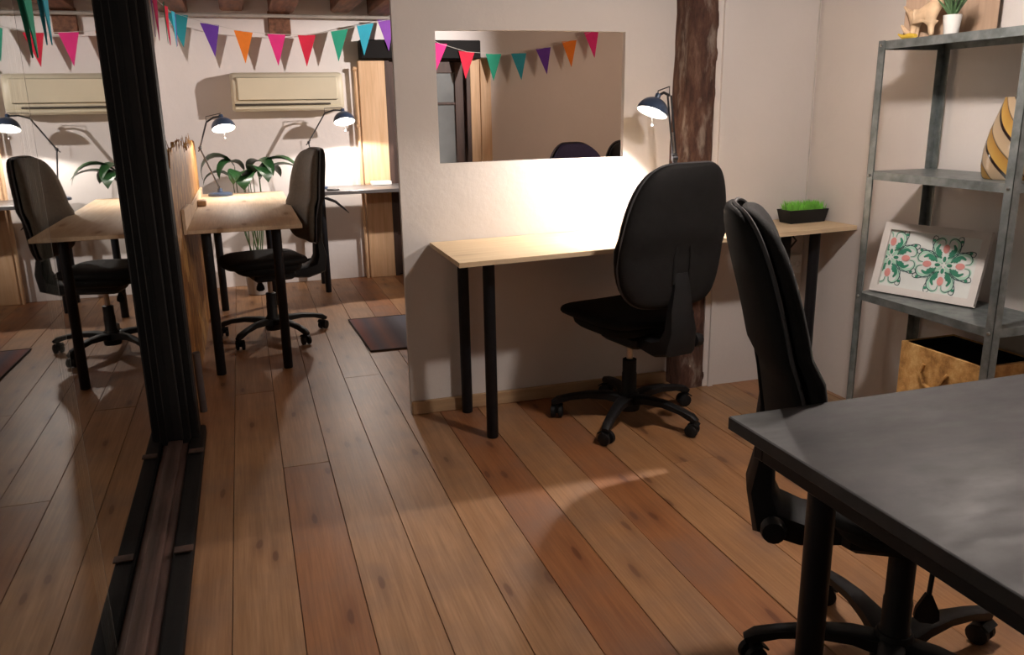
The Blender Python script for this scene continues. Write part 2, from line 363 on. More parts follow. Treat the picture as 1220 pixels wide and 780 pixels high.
# plaster strip edge beside the post and conduit in the corner
struct(MB().box(1.990, 2.012, 3.222, 3.236, 0, ZC).build('trim_1', m_wall, smooth=False))
struct(MB().tube([(XR - .014, 3.222, .80), (XR - .016, 3.222, 1.3), (XR - .013, 3.222, 1.8), (XR - .014, 3.222, ZC)], .0028, 8).build('trim_2', m_wcable))
# beams
for i, (x0, x1, zb, y0) in enumerate([(-.46, -.27, 1.975, YF), (-.055, .105, 1.995, 3.4), (.277, .455, 1.985, 3.4), (.72, .865, 1.995, 3.4), (.99, 1.16, 1.977, 3.4), (1.5, 1.66, 1.99, 3.4), (2.1, 2.26, 1.99, 3.4), (2.8, 2.96, 1.99, 3.4)]):
    o = MB().bbox(x0, x1, y0, YB - .002, zb, ZC, .012).build('ceiling_beam', m_beam); struct(o)
struct(MB().bbox(.268, .425, YB - .03, YB, 1.83, 2.0, .006).build('trim_3', m_beam))
for x0 in (.5, 1.25, 2.0):
    struct(MB().bbox(x0, x0 + .16, YF, 3.2, 2.02, ZC, .012).build('ceiling_beam', m_beam))
rail = MB().tube([(-.45, 6.46, 1.958), (1.2, 6.46, 1.955), (3.48, 6.46, 1.955)], .013, 10).build('curtain_rail', m_rail)
tag(rail, 'long grey metal rail running under the beams along the far wall', 'rail')

# door in the far wall
d = struct(MB().box(DX0, DX0 + .035, 6.50, 6.66, 0, 1.72).box(DX1 - .03, DX1, 6.50, 6.66, 0, 1.72).box(DX0, DX1, 6.50, 6.66, 1.655, 1.72).build('door_1', m_darkwood, smooth=False))
o = MB().bbox(.905, 1.83, 6.43, 6.56, 1.665, 1.80, .006).build('lintel', m_black_wood, d)
st = MB()
for x0, x1, z0, z1 in ((DX0 + .035, DX0 + .12, .01, 1.65), (DX1 - .115, DX1 - .03, .01, 1.65), (DX0 + .12, DX1 - .115, 1.565, 1.65), (DX0 + .12, DX1 - .115, 1.325, 1.345), (DX0 + .12, DX1 - .115, .80, .83), (DX0 + .12, DX1 - .115, .01, .35), (1.375, 1.395, .35, 1.565)):
    st.bbox(x0, x1, 6.54, 6.58, z0, z1, .003)
st.build('door_leaf', m_darkwood, d)
for x0, x1 in ((1.21, 1.375), (1.395, 1.642)):
    for z0, z1 in ((.35, .80), (.83, 1.325), (1.345, 1.565)): MB().box(x0, x1, 6.556, 6.562, z0, z1).build('pane', m_doorglass, d, smooth=False)
pl = MB().bbox(.89, 1.09, 6.50, YB, 0, 1.655, .003).build('door_post_plank', m_plankZ); tag(pl, 'tall pale pine plank left of the far doorway behind the dark desk', 'plank')
pl = MB().bbox(1.758, 1.835, 6.50, YB, 0, 1.67, .003).bbox(1.839, 1.925, 6.495, YB, 0, 1.672, .003).build('door_post_plank', m_plankZ); tag(pl, 'double pale pine plank seen through the wall opening, right of the glazed door', 'plank')
hg = MB().tube([(.868, 6.50, 0), (.866, 6.50, 1.2), (.863, 6.50, 1.61)], .012, 8).tube([(.850, 6.49, 1.60), (.875, 6.49, 1.59)], .014, 8).tube([(.852, 6.49, 1.18), (.875, 6.49, 1.185)], .012, 8).build('wooden_pole', m_plankZ)
tag(hg, 'thin wooden pole standing against left edge of the pale plank on the far wall', 'pole')

# glazed wall on the left
wn = struct(MB().bbox(-.60, -.268, 3.30, 3.42, 0, ZC, .006).bbox(-.36, -.298, 3.275, 3.30, 0, ZC, .004).bbox(-.36, -.325, 3.25, 3.275, .05, ZC, .004).build('window_1', m_black_wood))
MB().bbox(-.305, -.250, YF, 3.44, 0, .040, .005).build('window_sill', m_black_wood, wn)
MB().bbox(-.40, -.305, YF, 3.30, 0, .030, .004).bbox(-.365, -.33, YF, 3.28, .030, .055, .004).build('bottom_rail', m_sillwood, wn)
MB().bbox(-.42, -.30, YF, 3.30, 2.06, ZC, .006).build('head_rail', m_black_wood, wn)
MB().box(-.3595, -.355, YF, 1.715, .05, 2.06).build('pane', m_glass, wn, smooth=False)
MB().box(-.3595, -.355, 1.718, 3.27, .05, 2.06).build('pane', m_glass, wn, smooth=False)
MB().box(-.3590, -.3555, 1.715, 1.718, .05, 2.06).build('pane_edge', m_rail, wn, smooth=False)['label'] = 'thin bright edge where two panes meet'
for y in (2.35, 3.12): MB().bbox(-.30, -.247, y, y + .035, .045, .051, .001).build('sill_clip', m_darkwood, wn)
# dim space beyond the glass
OX = -2.1
struct(MB().box(OX, -.56, YF, YB + 1.2, -.09, -.01).build('floor', m_outfloor, smooth=False))
struct(MB().box(OX - .1, OX, YF, YB + 1.2, 0, ZC).build('wall_outer', m_outwall, smooth=False))
struct(MB().box(OX, XL - .2, YB + 1.1, YB + 1.2, 0, ZC).build('wall_outer', m_outwall, smooth=False))
struct(MB().box(OX, XL - .1, YF - .1, YF, 0, ZC).build('wall_outer', m_outwall, smooth=False))
tp = MB().bbox(-.63, -.60, 2.54, 2.58, -.01, ZC, .003).build('sliding_door_stile', m_outpost); tag(tp, 'slim beige upright stile standing just behind the glass on the left', 'post')
struct(MB().bbox(-.60, -.575, YF, 2.56, -.01, .012, .002).build('trim_4', m_sillwood)); struct(MB().bbox(-.735, -.71, YF, 3.0, -.01, .006, .002).build('trim_5', m_outpost))
pd = thing('pendant_lamp', 'dark cone pendant lamp hanging dimly behind the left glass', 'lamp', (-.95, 4.96, 1.17))
MB().lathe([(.225, 0), (.235, .01), (.10, .17), (.055, .19), (.05, .26), (.02, .28), (.018, .275), (.045, .255), (.05, .185), (.095, .165), (.225, .012)], 32, cap=False).build('lamp_shade', m_black, pd)
MB().tube([(0, 0, .27), (0, 0, ZC - 1.17)], .003, 6).build('cord', m_cable, pd)
ob = thing('added_outer_lamp', 'added unseen round lamp lighting the dim space beyond the left glass', 'lamp', (-1.5, .6, ZC))  # unseen lamp put in to light the space behind the glass
MB().lathe([(.10, 0), (.10, -.03), (.07, -.06), (.02, -.075)], 24).build('diffuser', m_bulb, ob)
light('added_outer_light', 'POINT', (0, 0, -.14), W_OUT, WARM, .08, parent=ob)

# ------------------------------------------------------------ main lights of the room: pendant, spotlight and an added globe
def pendant(x, y, z, watt, label, size=.045):
    t = thing('pendant_lamp', label, 'lamp', (x, y, z))
    MB().lathe([(.19, -.01), (.195, 0), (.085, .11), (.045, .13), (.04, .19), (.0, .2), (.035, .185), (.04, .125), (.08, .105), (.19, -.005)], 32, cap=False).build('lamp_shade', m_white, t)
    MB().tube([(0, 0, .19), (0, 0, ZC - z)], .003, 6).build('cord', m_cable, t)
    MB().lathe([(.006, .07), (.03, .045), (.036, .02), (.028, -.008), (.008, -.022)], 20).build('bulb', m_bulb, t)
    light('pendant_light', 'POINT', (0, 0, -.03), watt, WARM, size, parent=t)
    return t
pendant(1.56, 1.80, 1.86, W_PENDANT, 'white cone pendant lamp hanging above the front room')
sp = thing('ceiling_spotlight', 'small black ceiling spotlight in back room aimed at the far wall', 'lamp', (2.75, 4.35, 2.0))
aim = (Vector((.35, 6.5, 1.55)) - Vector((2.75, 4.35, 2.0))).to_track_quat('Z', 'Y').to_matrix().to_4x4()
MB().lathe([(.03, -.10), (.045, -.09), (.045, .03), (.042, .03), (.042, -.01)], 20, mat=aim).build('housing', m_black, sp)
MB().tube([(0, 0, .03), (0, 0, ZC - 2.0)], .008, 8).build('stem', m_black, sp)
gt = thing('added_fill_globe', 'added unseen fill globe brightening the right end of the back room', 'lamp', (3.0, 4.75, 1.80))  # unseen globe added to brighten the far wall behind the opening
MB().lathe([(.12 * sin(pi * i / 14) + .0005, -.12 * cos(pi * i / 14)) for i in range(15)], 24).build('globe', emis('fill_globe_glow', (1.0, .76, .58), 32), gt)
MB().tube([(0, 0, .12), (0, 0, ZC - 1.80)], .003, 6).build('cord', m_cable, gt)
light('spot_light', 'SPOT', Vector((2.75, 4.35, 2.0)) + aim.to_3x3() @ Vector((0, 0, .04)), W_SPOT, (1, .90, .85), .03, (.35, 6.5, 1.55), 62, .7)

# ------------------------------------------------------------ office chair
def pad_grid(W, z0, z1, curve, tf, nu=14, nv=18, p=5.0, nsup=5.0):
    us = [sin(pi / 2 * (-1 + 2 * i / nu)) for i in range(nu + 1)]; vs_ = [sin(pi / 2 * (-1 + 2 * j / nv)) for j in range(nv + 1)]
    g = []
    for v in vs_:
        row = []
        for u in us:
            m_ = max(abs(u), abs(v)); q = (abs(u) ** nsup + abs(v) ** nsup) ** (1 / nsup) or 1
            uu, vv = u * m_ / q, v * m_ / q
            row.append((uu * W(vv), z0 + (z1 - z0) * (vv + 1) / 2, uu, vv, tf * max(0, 1 - m_ ** p) ** .5))
        g.append(row)
    return g
def pad(W, z0, z1, curve, tf, tb, place, nu=14, nv=18):
    """closed cushion: front face offset +tf, back face offset -tb, rim shared"""
    a = pad_grid(W, z0, z1, curve, tf, nu, nv); b = MB(); R_ = nu + 1
    rim = .16
    for side, t in ((1, tf), (-1, tb)):
        for row in a:
            for (x, z, u, v, th) in row:
                q = (th / tf) * (1 - rim) + rim
                b.v.append(place(x, z, curve(u, v) + side * t * q))
    N = R_ * (nv + 1)
    for j in range(nv):
        for i in range(nu):
            k = j * R_ + i; b.f.append((k, k + 1, k + 1 + R_, k + R_)); b.f.append((N + k, N + k + R_, N + k + 1 + R_, N + k + 1))
    for j in range(nv):
        for i in (0, nu):
            k = j * R_ + i; b.f.append((k, k + R_, N + k + R_, N + k))
    for i in range(nu):
        for j in (0, nv):
            k = j * R_ + i; b.f.append((k, k + 1, N + k + 1, N + k))
    return b
def rim_path(W, z0, z1, curve, place, off, nsup=5.0, n=56):
    out = []
    for k in range(n):
        t = 2 * pi * k / n; c, s = cos(t), sin(t)
        u = math.copysign(abs(c) ** .42, c); v = math.copysign(abs(s) ** .42, s)
        m_ = (abs(u) ** 5 + abs(v) ** 5) ** .2; u /= m_; v /= m_
        out.append(place(u * W(v), z0 + (z1 - z0) * (v + 1) / 2, curve(u, v) + off))
    return out + [out[0], out[1]]
CH_BACK = dict(W=lambda v: .246 - .057 * max(0, v + .2) ** 1.6 - .03 * max(0, -v) ** 2, z0=.545, z1=1.085)
def make_chair(name, label, cat, loc, rz, base_rot, fab_front, fab, back=CH_BACK, lean=.17, group=None, col_top=.268):
    t = thing(name, label, cat, loc, rz, group)
    def place(x, z, d): # d positive = forward (+y)
        h = z - .55
        y = -.275 - lean * h * .75 - .10 * max(0, h - .32) ** 1.5 + d
        return (x, y, z)
    curve = lambda u, v: .038 * u * u + .022 * (1 - v * v) * (1 if v < 0 else .3)
    W, z0, z1 = back['W'], back['z0'], back['z1']
    sh = pad(W, z0, z1, curve, .004, .034, place).build('backrest_shell', fab, t, ang=70)
    cu = pad(lambda v: W(v) * .985, z0 + .006, z1 - .006, lambda u, v: curve(u, v) + .026, .040, .018, place).build('backrest_cushion', fab_front, t, ang=70)
    MB().tube(rim_path(W, z0, z1, curve, place, .006), .0045, 6, cap=False).build('piping', m_piping, t)
    # raised loop on the shell
    PB = lambda x, z, d: place(x, z, curve(x / .23, 2 * (z - z0) / (z1 - z0) - 1) - .034 + d)
    lp = [PB(*q) for q in ((-.037, .64, 0), (-.038, .74, 0), (-.030, .785, 0), (0, .80, 0), (.030, .785, 0), (.038, .74, 0), (.037, .64, 0))]
    MB().sweep(lp, [(.010, .012)] * 7, (0, 1, 0)).build('shell_loop', m_shell, t)
    # seat
    Ws = lambda v: .232 - .02 * max(0, -v) ** 2 - .012 * max(0, v) ** 3
    sp_ = lambda x, y, d: (x, y, .462 - .028 * max(0, (y - .14) / .1) ** 2 * .35 + d)
    pad(Ws, -.20, .255, lambda u, v: .008 * u * u, .034, .028, sp_).build('seat', fab, t, ang=70)
    pad(lambda v: Ws(v) * .84, -.17, .20, lambda u, v: -.02, .012, .052, sp_).build('seat_pan', m_shell, t, ang=70)
    # mechanism, back bracket, knob, lever
    MB().bbox(-.085, .085, -.14, .10, .345, .40, .015).bbox(-.05, .05, -.22, -.10, .35, .40, .012).build('mechanism', m_black, t)
    MB().sweep([(0, -.10, .375), (0, -.22, .372), (0, -.295, .395), (0, -.312, .46), (0, -.305, .54), PB(0, .62, -.002), PB(0, .68, .004)], [(.11, .05), (.13, .07), (.14, .085), (.12, .06), (.10, .04), (.075, .024), (.06, .012)], (1, 0, 0)).build('back_bracket', m_black, t)
    MB().tube([(.06, -.285, .40), (.095, -.285, .40)], .012, 10).lathe([(.012, 0), (.026, .004), (.028, .022), (.024, .034), (.008, .037)], 14, (.09, -.285, .40), Matrix.Rotation(pi / 2, 4, 'Y')).build('knob', m_black, t)
    MB().tube([(.06, .03, .37), (.11, .03, .37), (.14, .025, .36), (.15, .02, .31)], .005, 8).prism([(-.006, .31), (.006, .31), (.022, .275), (.024, .255), (.012, .246), (-.012, .246), (-.024, .255), (-.022, .275)], -.006, .006, lambda u, v, d: (.15 + d, .02 + u, v + .005)).build('lever', m_black, t)
    MB().lathe([(.014, .20), (.014, .35)], 16).build('gas_column', m_chrome, t)
    MB().lathe([(.034, .06), (.034, .13), (.031, .135), (.031, .205), (.029, .21), (.029, col_top - .003), (.022, col_top)], 20).build('column_cover', m_black, t)
    # star base
    MB().lathe([(.045, .045), (.048, .06), (.047, .10), (.038, .125)], 20).build('base_hub', m_black, t)
    for k in range(5):
        a = base_rot - rz + 2 * pi * k / 5; R_ = Matrix.Rotation(a, 4, 'Z')
        pts = [(.02, 0, .088), (.09, 0, .104), (.17, 0, .105), (.25, 0, .093), (.30, 0, .078), (.325, 0, .066)]
        arm = MB().sweep([R_ @ Vector(q) for q in pts], [(.06, .045), (.052, .034), (.042, .028), (.036, .025), (.034, .03), (.026, .018)], R_ @ Vector((0, 1, 0))).build('base_arm', m_black, t)
        b = MB(); cx, th = .305, rp.uniform(0, 2 * pi)
        L = Matrix.Translation(R_ @ Vector((cx, 0, .027))) @ Matrix.Rotation(th, 4, 'Z') @ Matrix.Rotation(pi / 2, 4, 'X')
        for z0_ in (-.026, .006): b.lathe([(.020, z0_), (.026, z0_ + .003), (.0265, z0_ + .017), (.020, z0_ + .020)], 16, mat=L)
        b.lathe([(.009, .02), (.009, .07)], 8, R_ @ Vector((cx, 0, 0)))
        b.sweep([L @ Vector((.004, .008, 0)), L @ Vector((.004, .022, 0)), L @ Vector((-.012, .031, 0)), L @ Vector((-.027, .02, 0))], [(.05, .006)] * 4, L.to_3x3() @ Vector((0, 0, 1)))
        b.build('caster', m_black, arm)
    return t
make_chair('office_chair', 'black office chair seen from behind at the pale wooden wall desk', 'chair', (1.46, 2.98, 0), rad(11), rad(12), m_fabric, m_shell)
make_chair('office_chair', 'black office chair seen edge-on beside the black table, nearest to the viewer', 'chair', (1.305, 1.285, 0), rad(-122), rad(7), m_fabric, m_shell, lean=.30, col_top=.345)
make_chair('office_chair', 'black office chair with brownish cushion tucked at the narrow table by the strand board', 'chair', (.082, 4.93, 0), rad(103), rad(15), m_fabric_br, m_shell)
make_chair('office_chair', 'dark blue round-topped office chair in back room, seen through the wall opening', 'chair', (2.36, 5.30, 0), rad(-160), rad(30), m_blue, m_blue, back=dict(W=lambda v: .27 - .12 * max(0, v) ** 2, z0=.555, z1=1.045))
make_chair('office_chair', 'black office chair at right edge of the wall opening, beside the blue one', 'chair', (2.315, 4.40, 0), rad(-178), rad(50), m_fabric, m_shell)

# ------------------------------------------------------------ tables and desks
def leg(t, x, y, z, r=.024, m=m_legblack):
    return MB().lathe([(r * .9, 0), (r, .004), (r, z - .006), (r * 1.6, z - .006), (r * 1.6, z)], 18, (x, y, 0)).build('leg', m, t)
# pale desk along the partition
t = thing('wall_desk', 'long pale pine desk on black round legs along the white partition', 'desk')
poly = [(.712, 2.858, .745), (2.473, 2.885, .775), (2.473, 3.222, .773), (1.99, 3.222, .766), (1.99, 3.205, .766), (1.82, 3.205, .763), (1.82, 3.355, .763), (.712, 3.355, .749)]
b = MB(); n_ = len(poly); b.v = [(x, y, z) for x, y, z in poly] + [(x, y, z - .018) for x, y, z in poly]
b.f = [tuple(range(n_)), tuple(range(2 * n_ - 1, n_ - 1, -1))] + [(i, n_ + i, n_ + (i + 1) % n_, (i + 1) % n_) for i in range(n_)]
b.build('tabletop', m_deskwood, t, smooth=False)
for x, y, z in ((.836, 3.300, .730), (.858, 2.985, .730), (2.345, 2.99, .755), (2.345, 3.19, .755)): leg(t, x, y, z, .0235)
# narrow pine table at left
t = thing('narrow_table', 'narrow pale pine table with raised back board along the strand board', 'desk')
MB().bbox(-.285, .250, 4.19, 6.12, .730, .750, .002).build('tabletop', m_deskwoodY, t)
b = MB(); b.prism([(4.19, .730), (6.12, .730), (6.12, .80), (4.9, .80), (4.6, .835), (4.19, .85)], -.300, -.286, lambda u, v, d: (d, u, v)); b.build('back_board', m_deskwoodY, t, smooth=False)
MB().bbox(-.284, -.235, 5.30, 5.42, .750, .783, .003).build('end_block', m_deskwoodY, t)
for x, y in ((-.205, 4.26), (.125, 4.26), (-.205, 5.75), (.125, 5.80)): leg(t, x, y, .730, .024)
# dark desk against the far wall
t = thing('dark_desk', 'dark grey topped desk with black legs against the far wall', 'desk')
MB().bbox(.49, 1.75, 6.03, 6.485, .712, .738, .002).build('tabletop', m_greytop, t)
for x, y in ((.515, 6.08), (.515, 6.42), (1.70, 6.08), (1.70, 6.42)): leg(t, x, y, .712, .022)
o = MB().sweep([(.50, 6.0, .70), (.545, 5.995, .695), (.60, 5.99, .67), (.655, 5.985, .62), (.69, 5.98, .585)], [(.02, .012), (.03, .022), (.035, .02), (.03, .014), (.01, .004)], (0, 1, 0)).build('hanging_strap', m_black)
tag(o, 'short black strap end sticking out below the dark desk behind the chair', 'strap')
o = MB().bbox(-.075, .075, -.05, .05, 0, .028, .003).build('paper_stack', m_white, loc=(1.0, 6.42, .738)); tag(o, 'white paper pack lying at the back of the dark grey desk', 'paper')
o = MB().bbox(-.045, .045, -.02, .02, 0, .012, .003).build('small_black_clip', m_black, loc=(.60, 6.10, .738)); tag(o, 'small black clip on the left edge of the dark grey desk', 'clip')
# black table in the foreground
t = thing('black_table', 'large smudged black table with black frame at lower right', 'table')
MB().bbox(.785, 2.05, .30, 1.200, .717, .742, .002).build('tabletop', m_blacktop, t)
MB().bbox(.815, 2.02, 1.135, 1.16, .675, .717, .002).bbox(.815, .84, .34, 1.135, .675, .717, .002).bbox(1.99, 2.02, .34, 1.135, .675, .717, .002).bbox(.815, 2.02, .34, .365, .675, .717, .002).build('frame', m_legblack, t)
for x, y in ((.866, 1.035), (1.94, 1.09), (.866, .40), (1.94, .40)): leg(t, x, y, .676, .0235)

# ------------------------------------------------------------ desk lamps
def desk_lamp(label, base, elbow, joint, head, axis, watt, dome=.066, size=.02, cone=164, soft=.15):
    base, elbow, joint, head = map(Vector, (base, elbow, joint, head)); axis = Vector(axis).normalized()
    t = thing('desk_lamp', label, 'lamp', base)
    L = lambda q: Vector(q) - base
    MB().lathe([(.078, 0), (.08, .006), (.078, .016), (.065, .022), (.018, .025), (.014, .05)], 28).build('base', m_lampshade, t)
    e, j, h = L(elbow), L(joint), L(head); s = (e - Vector((0, 0, .045))).cross(Vector((0, 0, 1)))
    s = (s.normalized() if s.length > .01 else Vector((1, 0, 0))) * .008
    for nm, a, c in (('lower_arm', Vector((0, 0, .045)), e), ('upper_arm', e, j)):
        MB().tube([a + s, c + s], .0042, 8).tube([a - s, c - s], .0042, 8).tube([a.lerp(c, .06) - s * 1.5, a.lerp(c, .06) + s * 1.5], .006, 8).build(nm, m_lampmetal, t)
    for a, c in ((Vector((0, 0, .045)), e), (e, j)):
        p0, p1 = a.lerp(c, .08), a.lerp(c, .42); d_ = (p1 - p0).normalized(); a_ = d_.orthogonal().normalized(); b_ = d_.cross(a_)
        MB().tube([p0.lerp(p1, i / 60) + (a_ * cos(i * 1.3) + b_ * sin(i * 1.3)) * .005 for i in range(61)], .0014, 5).build('spring', m_spring, t)
    MB().lathe([(.004, -.014), (.010, -.012), (.010, .012), (.004, .014)], 12, e, s.to_track_quat('Z', 'Y').to_matrix().to_4x4()).tube([e, e + (e - j).normalized() * .035 + Vector((0, 0, .01))], .004, 8).build('elbow_joint', m_lampmetal, t)
    R_ = axis.to_track_quat('Z', 'Y').to_matrix().to_4x4()          # local z points out of the opening
    k = dome
    prof = [(k * cos(a), -k * .95 * sin(a)) for a in [i * (pi / 2) / 9 for i in range(0, 9)]] + [(k * .18, -k * .99), (k * .18, -k * 1.22), (k * .05, -k * 1.25)]
    MB().lathe([(k * .965, .0)] + prof, 32, h, R_, cap=False).build('lamp_shade', m_lampshade, t)
    ins = [(k * .96 * cos(a), -k * .90 * sin(a)) for a in [i * (pi / 2) / 9 for i in range(0, 10)]]
    MB().lathe(ins, 32, h, R_, cap=False).build('shade_interior', m_inner, t)
    MB().lathe([(.003, -k * .75), (k * .25, -k * .7), (k * .42, -k * .42), (k * .42, -k * .25), (k * .22, -k * .08), (.002, -k * .03)], 20, h, R_).build('bulb', m_bulb, t)
    top = h + R_ @ Vector((0, 0, -k * 1.1))
    MB().tube([j, j.lerp(top, .5) + Vector((0, 0, .012)), top], .006, 8).tube([top, top + Vector((0, 0, .02)), j + Vector((0, 0, .035)), j], .0025, 6).build('head_bracket', m_lampmetal, t)
    rim = h + R_ @ Vector((0, k * .9, 0)); rim.z -= 0.0
    MB().tube([h + Vector((0, 0, -k * .15)), h + Vector((.003, 0, -k * .75))], .0016, 6).lathe([(.001, -.005), (.005, 0), (.001, .005)], 10, h + Vector((.003, 0, -k * .78))).build('shade_pull', m_spring, t)
    light('desk_lamp_light', 'SPOT', h + R_ @ Vector((0, 0, -k * .02)), watt, LAMPC, size, h + axis * 1.0, cone, soft, parent=t)
    return t
desk_lamp('dark blue dome desk lamp lit on the long wall desk beside the timber post', (1.73, 3.10, .7635), (1.728, 3.14, 1.07), (1.700, 3.15, 1.325), (1.612, 3.13, 1.258), (-.46, -.14, -1), W_LAMP_FRONT, cone=136, soft=.4)
desk_lamp('lit dome desk lamp on the narrow pine table, its arm leaning over the strand board', (-.165, 5.95, .7505), (-.262, 5.93, 1.07), (-.205, 5.93, 1.235), (-.10, 5.90, 1.192), (.12, -.42, -1), W_LAMP_MID, dome=.078)
desk_lamp('lit dome desk lamp on the dark desk, left of the pale plank', (.505, 6.30, .7385), (.470, 6.30, 1.075), (.600, 6.30, 1.278), (.735, 6.27, 1.215), (.05, -.42, -1), W_LAMP_BACK, dome=.080)

# ------------------------------------------------------------ strand board panel with broken top
ro = random.Random(11); top = []
y = 3.46
while y < 6.15:
    base_ = 1.045 if y < 3.95 else (1.135 if y < 4.9 else 1.10)
    top.append((y, base_ + ro.uniform(-.022, .026))); y += ro.uniform(.025, .07)
b = MB(); b.prism([(3.46, 0)] + [(6.15, 0)] + top[::-1], -.318, -.303, lambda u, v, d: (d, u, v))
o = b.build('strand_board_panel', m_osb, smooth=False); tag(o, 'upright strand board panel with ragged top edge beside the dark window frame', 'panel')
b = MB(); ys = 3.50
for k in range(26):
    yy = 3.5 + k * .09 + ro.uniform(-.03, .03); z0 = (1.03 if yy < 3.95 else 1.11); x = -.310 + ro.uniform(-.005, .005)
    b.tube([(x, yy, z0), (x + ro.uniform(-.01, .015), yy + ro.uniform(-.02, .02), z0 + ro.uniform(.03, .065))], [.004, .0008], 4)
s_ = b.build('splinters', m_osb, o); s_['kind'] = 'stuff'
o = MB().tube([(-.272, 3.72, 0), (-.274, 3.70, .28)], .016, 10).build('rolled_mat', simple('grey_felt', (.09, .075, .075), .95, bmp=.3)); tag(o, 'thin rolled grey mat standing at foot of the strand board', 'mat')

# ------------------------------------------------------------ air conditioner
t = thing('air_conditioner', 'yellowed wall air conditioner on the far wall under the bunting', 'air conditioner', (-.035, 6.555, 1.30))
def acp(x0, x1, mb, pr): mb.prism(pr, x0, x1, lambda u, v, d: (d, u, v))
W_ = .79; b = MB()
prof = [(0, 0), (-.13, 0), (-.165, .012), (-.185, .05), (-.19, .20), (-.175, .245), (-.14, .268), (0, .272)]
xs = [0, .012, .03, W_ - .03, W_ - .012, W_]; sc_ = [.90, .97, 1, 1, .97, .90]
for x, s in zip(xs, sc_):
    for u, v in prof: b.v.append((x, u * s, .136 + (v - .136) * s))
for i in range(5):
    for k in range(8): j = (k + 1) % 8; b.f.append((i * 8 + k, i * 8 + j, i * 8 + 8 + j, i * 8 + 8 + k))
b.f += [tuple(range(8)), tuple(range(47, 39, -1))]
b.build('body', m_ac, t, ang=50)
MB().bbox(.045, W_ - .045, -.200, -.186, .075, .235, .006).build('front_panel', m_ac, t)
MB().bbox(.02, W_ - .10, -.192, -.176, .040, .053, .002).build('air_slot', m_acdark, t)
MB().bbox(.02, W_ - .02, -.190, -.15, .012, .034, .004).build('louvre', m_ac, t)

# ------------------------------------------------------------ bunting
pcols = {'teal': (.02, .30, .36), 'purple': (.13, .04, .36), 'orange': (.80, .21, .02), 'pink': (.75, .03, .22), 'red': (.62, .015, .05), 'green': (.02, .32, .20), 'cyan': (.03, .38, .52), 'violet': (.24, .07, .42)}
pm = {k: simple(k + '_felt', v, .85, var=.08, bmp=.1) for k, v in pcols.items()}
def lerp_path(path, s):
    d = 0
    for a, c in zip(path, path[1:]):
        L_ = (Vector(c) - Vector(a)).length
        if d + L_ >= s: return Vector(a).lerp(Vector(c), (s - d) / L_)
        d += L_
    return Vector(path[-1])
def pennant(t, pos, dirv, col, w=.115, h=.20, tilt=0, sway=0):
    dirv = Vector(dirv).normalized(); nrm = dirv.cross(Vector((0, 0, 1))).normalized(); b = MB(); n_ = 5; th = .0012
    for side in (1, -1):
        for i in range(n_ + 1):
            f = i / n_; hw = w / 2 * (1 - f) + .0008; z = -h * f
            off = nrm * (side * th + sway * f * f)
            c = Vector(pos) + off + Vector((0, 0, z)) + dirv * (tilt * f)
            b.v += [tuple(c - dirv * hw), tuple(c + dirv * hw)]
    N = 2 * (n_ + 1)
    for i in range(n_):
        k = 2 * i; b.f += [(k, k + 1, k + 3, k + 2), (N + k, N + k + 2, N + k + 3, N + k + 1), (k, k + 2, N + k + 2, N + k), (k + 1, N + k + 1, N + k + 3, k + 3)]
    b.f += [(0, N, N + 1, 1), (2 * n_, 2 * n_ + 1, N + 2 * n_ + 1, N + 2 * n_)]
    o = b.build('pennant', pm[col], t, smooth=False); o['label'] = col + ' pennant'
YS = 6.42
t = thing('bunting', 'colourful triangle bunting hanging in front of the far wall above the air conditioner', 'bunting')
L1 = [(-.335, 1.955, 'teal', .02), (-.13, 1.893, 'purple', .015), (.09, 1.846, 'orange', -.005), (.315, 1.830, 'pink', -.005), (.525, 1.825, 'red', -.015), (.76, 1.862, 'green', -.02), (.95, 1.905, 'cyan', -.02), (1.105, 1.935, 'violet', .01)]
path = [(-.43, YS + .005, 1.985)] + [(x, YS, z) for x, z, c, k in L1] + [(1.17, YS + .005, 1.955)]
MB().tube(path, .002, 6).build('string', m_wcable, t)
for x, z, c, k in L1: pennant(t, (x, YS, z), (1, 0, .12 if c in ('green', 'cyan') else (-.12 if x < .1 else 0)), c, w=.125 if x > -.3 else .14, h=.215, tilt=k)
t = thing('bunting', 'triangle bunting hanging before the far wall, seen through the wall opening', 'bunting')
L2 = [(1.30, 1.87, 'orange', 0), (1.50, 1.775, 'pink', -.03), (1.715, 1.715, 'red', -.015), (1.93, 1.70, 'green', -.005), (2.135, 1.705, 'cyan', .02), (2.34, 1.745, 'purple', .03), (2.56, 1.80, 'orange', .02), (2.75, 1.87, 'pink', .03)]
MB().tube([(1.2, YS + .005, 1.93)] + [(x, YS, z) for x, z, c, k in L2] + [(3.1, YS + .005, 1.955)], .002, 6).build('string', m_wcable, t)
for x, z, c, k in L2: pennant(t, (x, YS, z), (1, 0, .1 if x > 2.2 else (-.08 if x < 1.8 else 0)), c, w=.125, h=.20, tilt=k)
t = thing('bunting', 'bunting seen edge-on hanging along the left wall and mirrored in the glass', 'bunting')
L3 = [(6.25, 1.945, 'purple'), (6.02, 1.925, 'orange'), (5.80, 1.905, 'cyan'), (5.58, 1.90, 'pink'), (5.35, 1.885, 'red'), (5.05, 1.87, 'green'), (4.75, 1.86, 'pink'), (4.40, 1.85, 'violet'), (4.05, 1.835, 'red'), (3.72, 1.835, 'teal')]
MB().tube([(-.40, 6.40, 1.97)] + [(-.345, y, z) for y, z, c in L3] + [(-.345, 2.9, 1.83), (-.351, 2.03, 1.626), (-.351, 1.73, 1.592), (-.345, 1.0, 1.75)], .002, 6).build('string', m_wcable, t)
for i, (y, z, c) in enumerate(L3): pennant(t, (-.345 + .01 * (i % 3), y, z), (.10 * (-1) ** i, 1, .04), c, w=.12, h=.21)
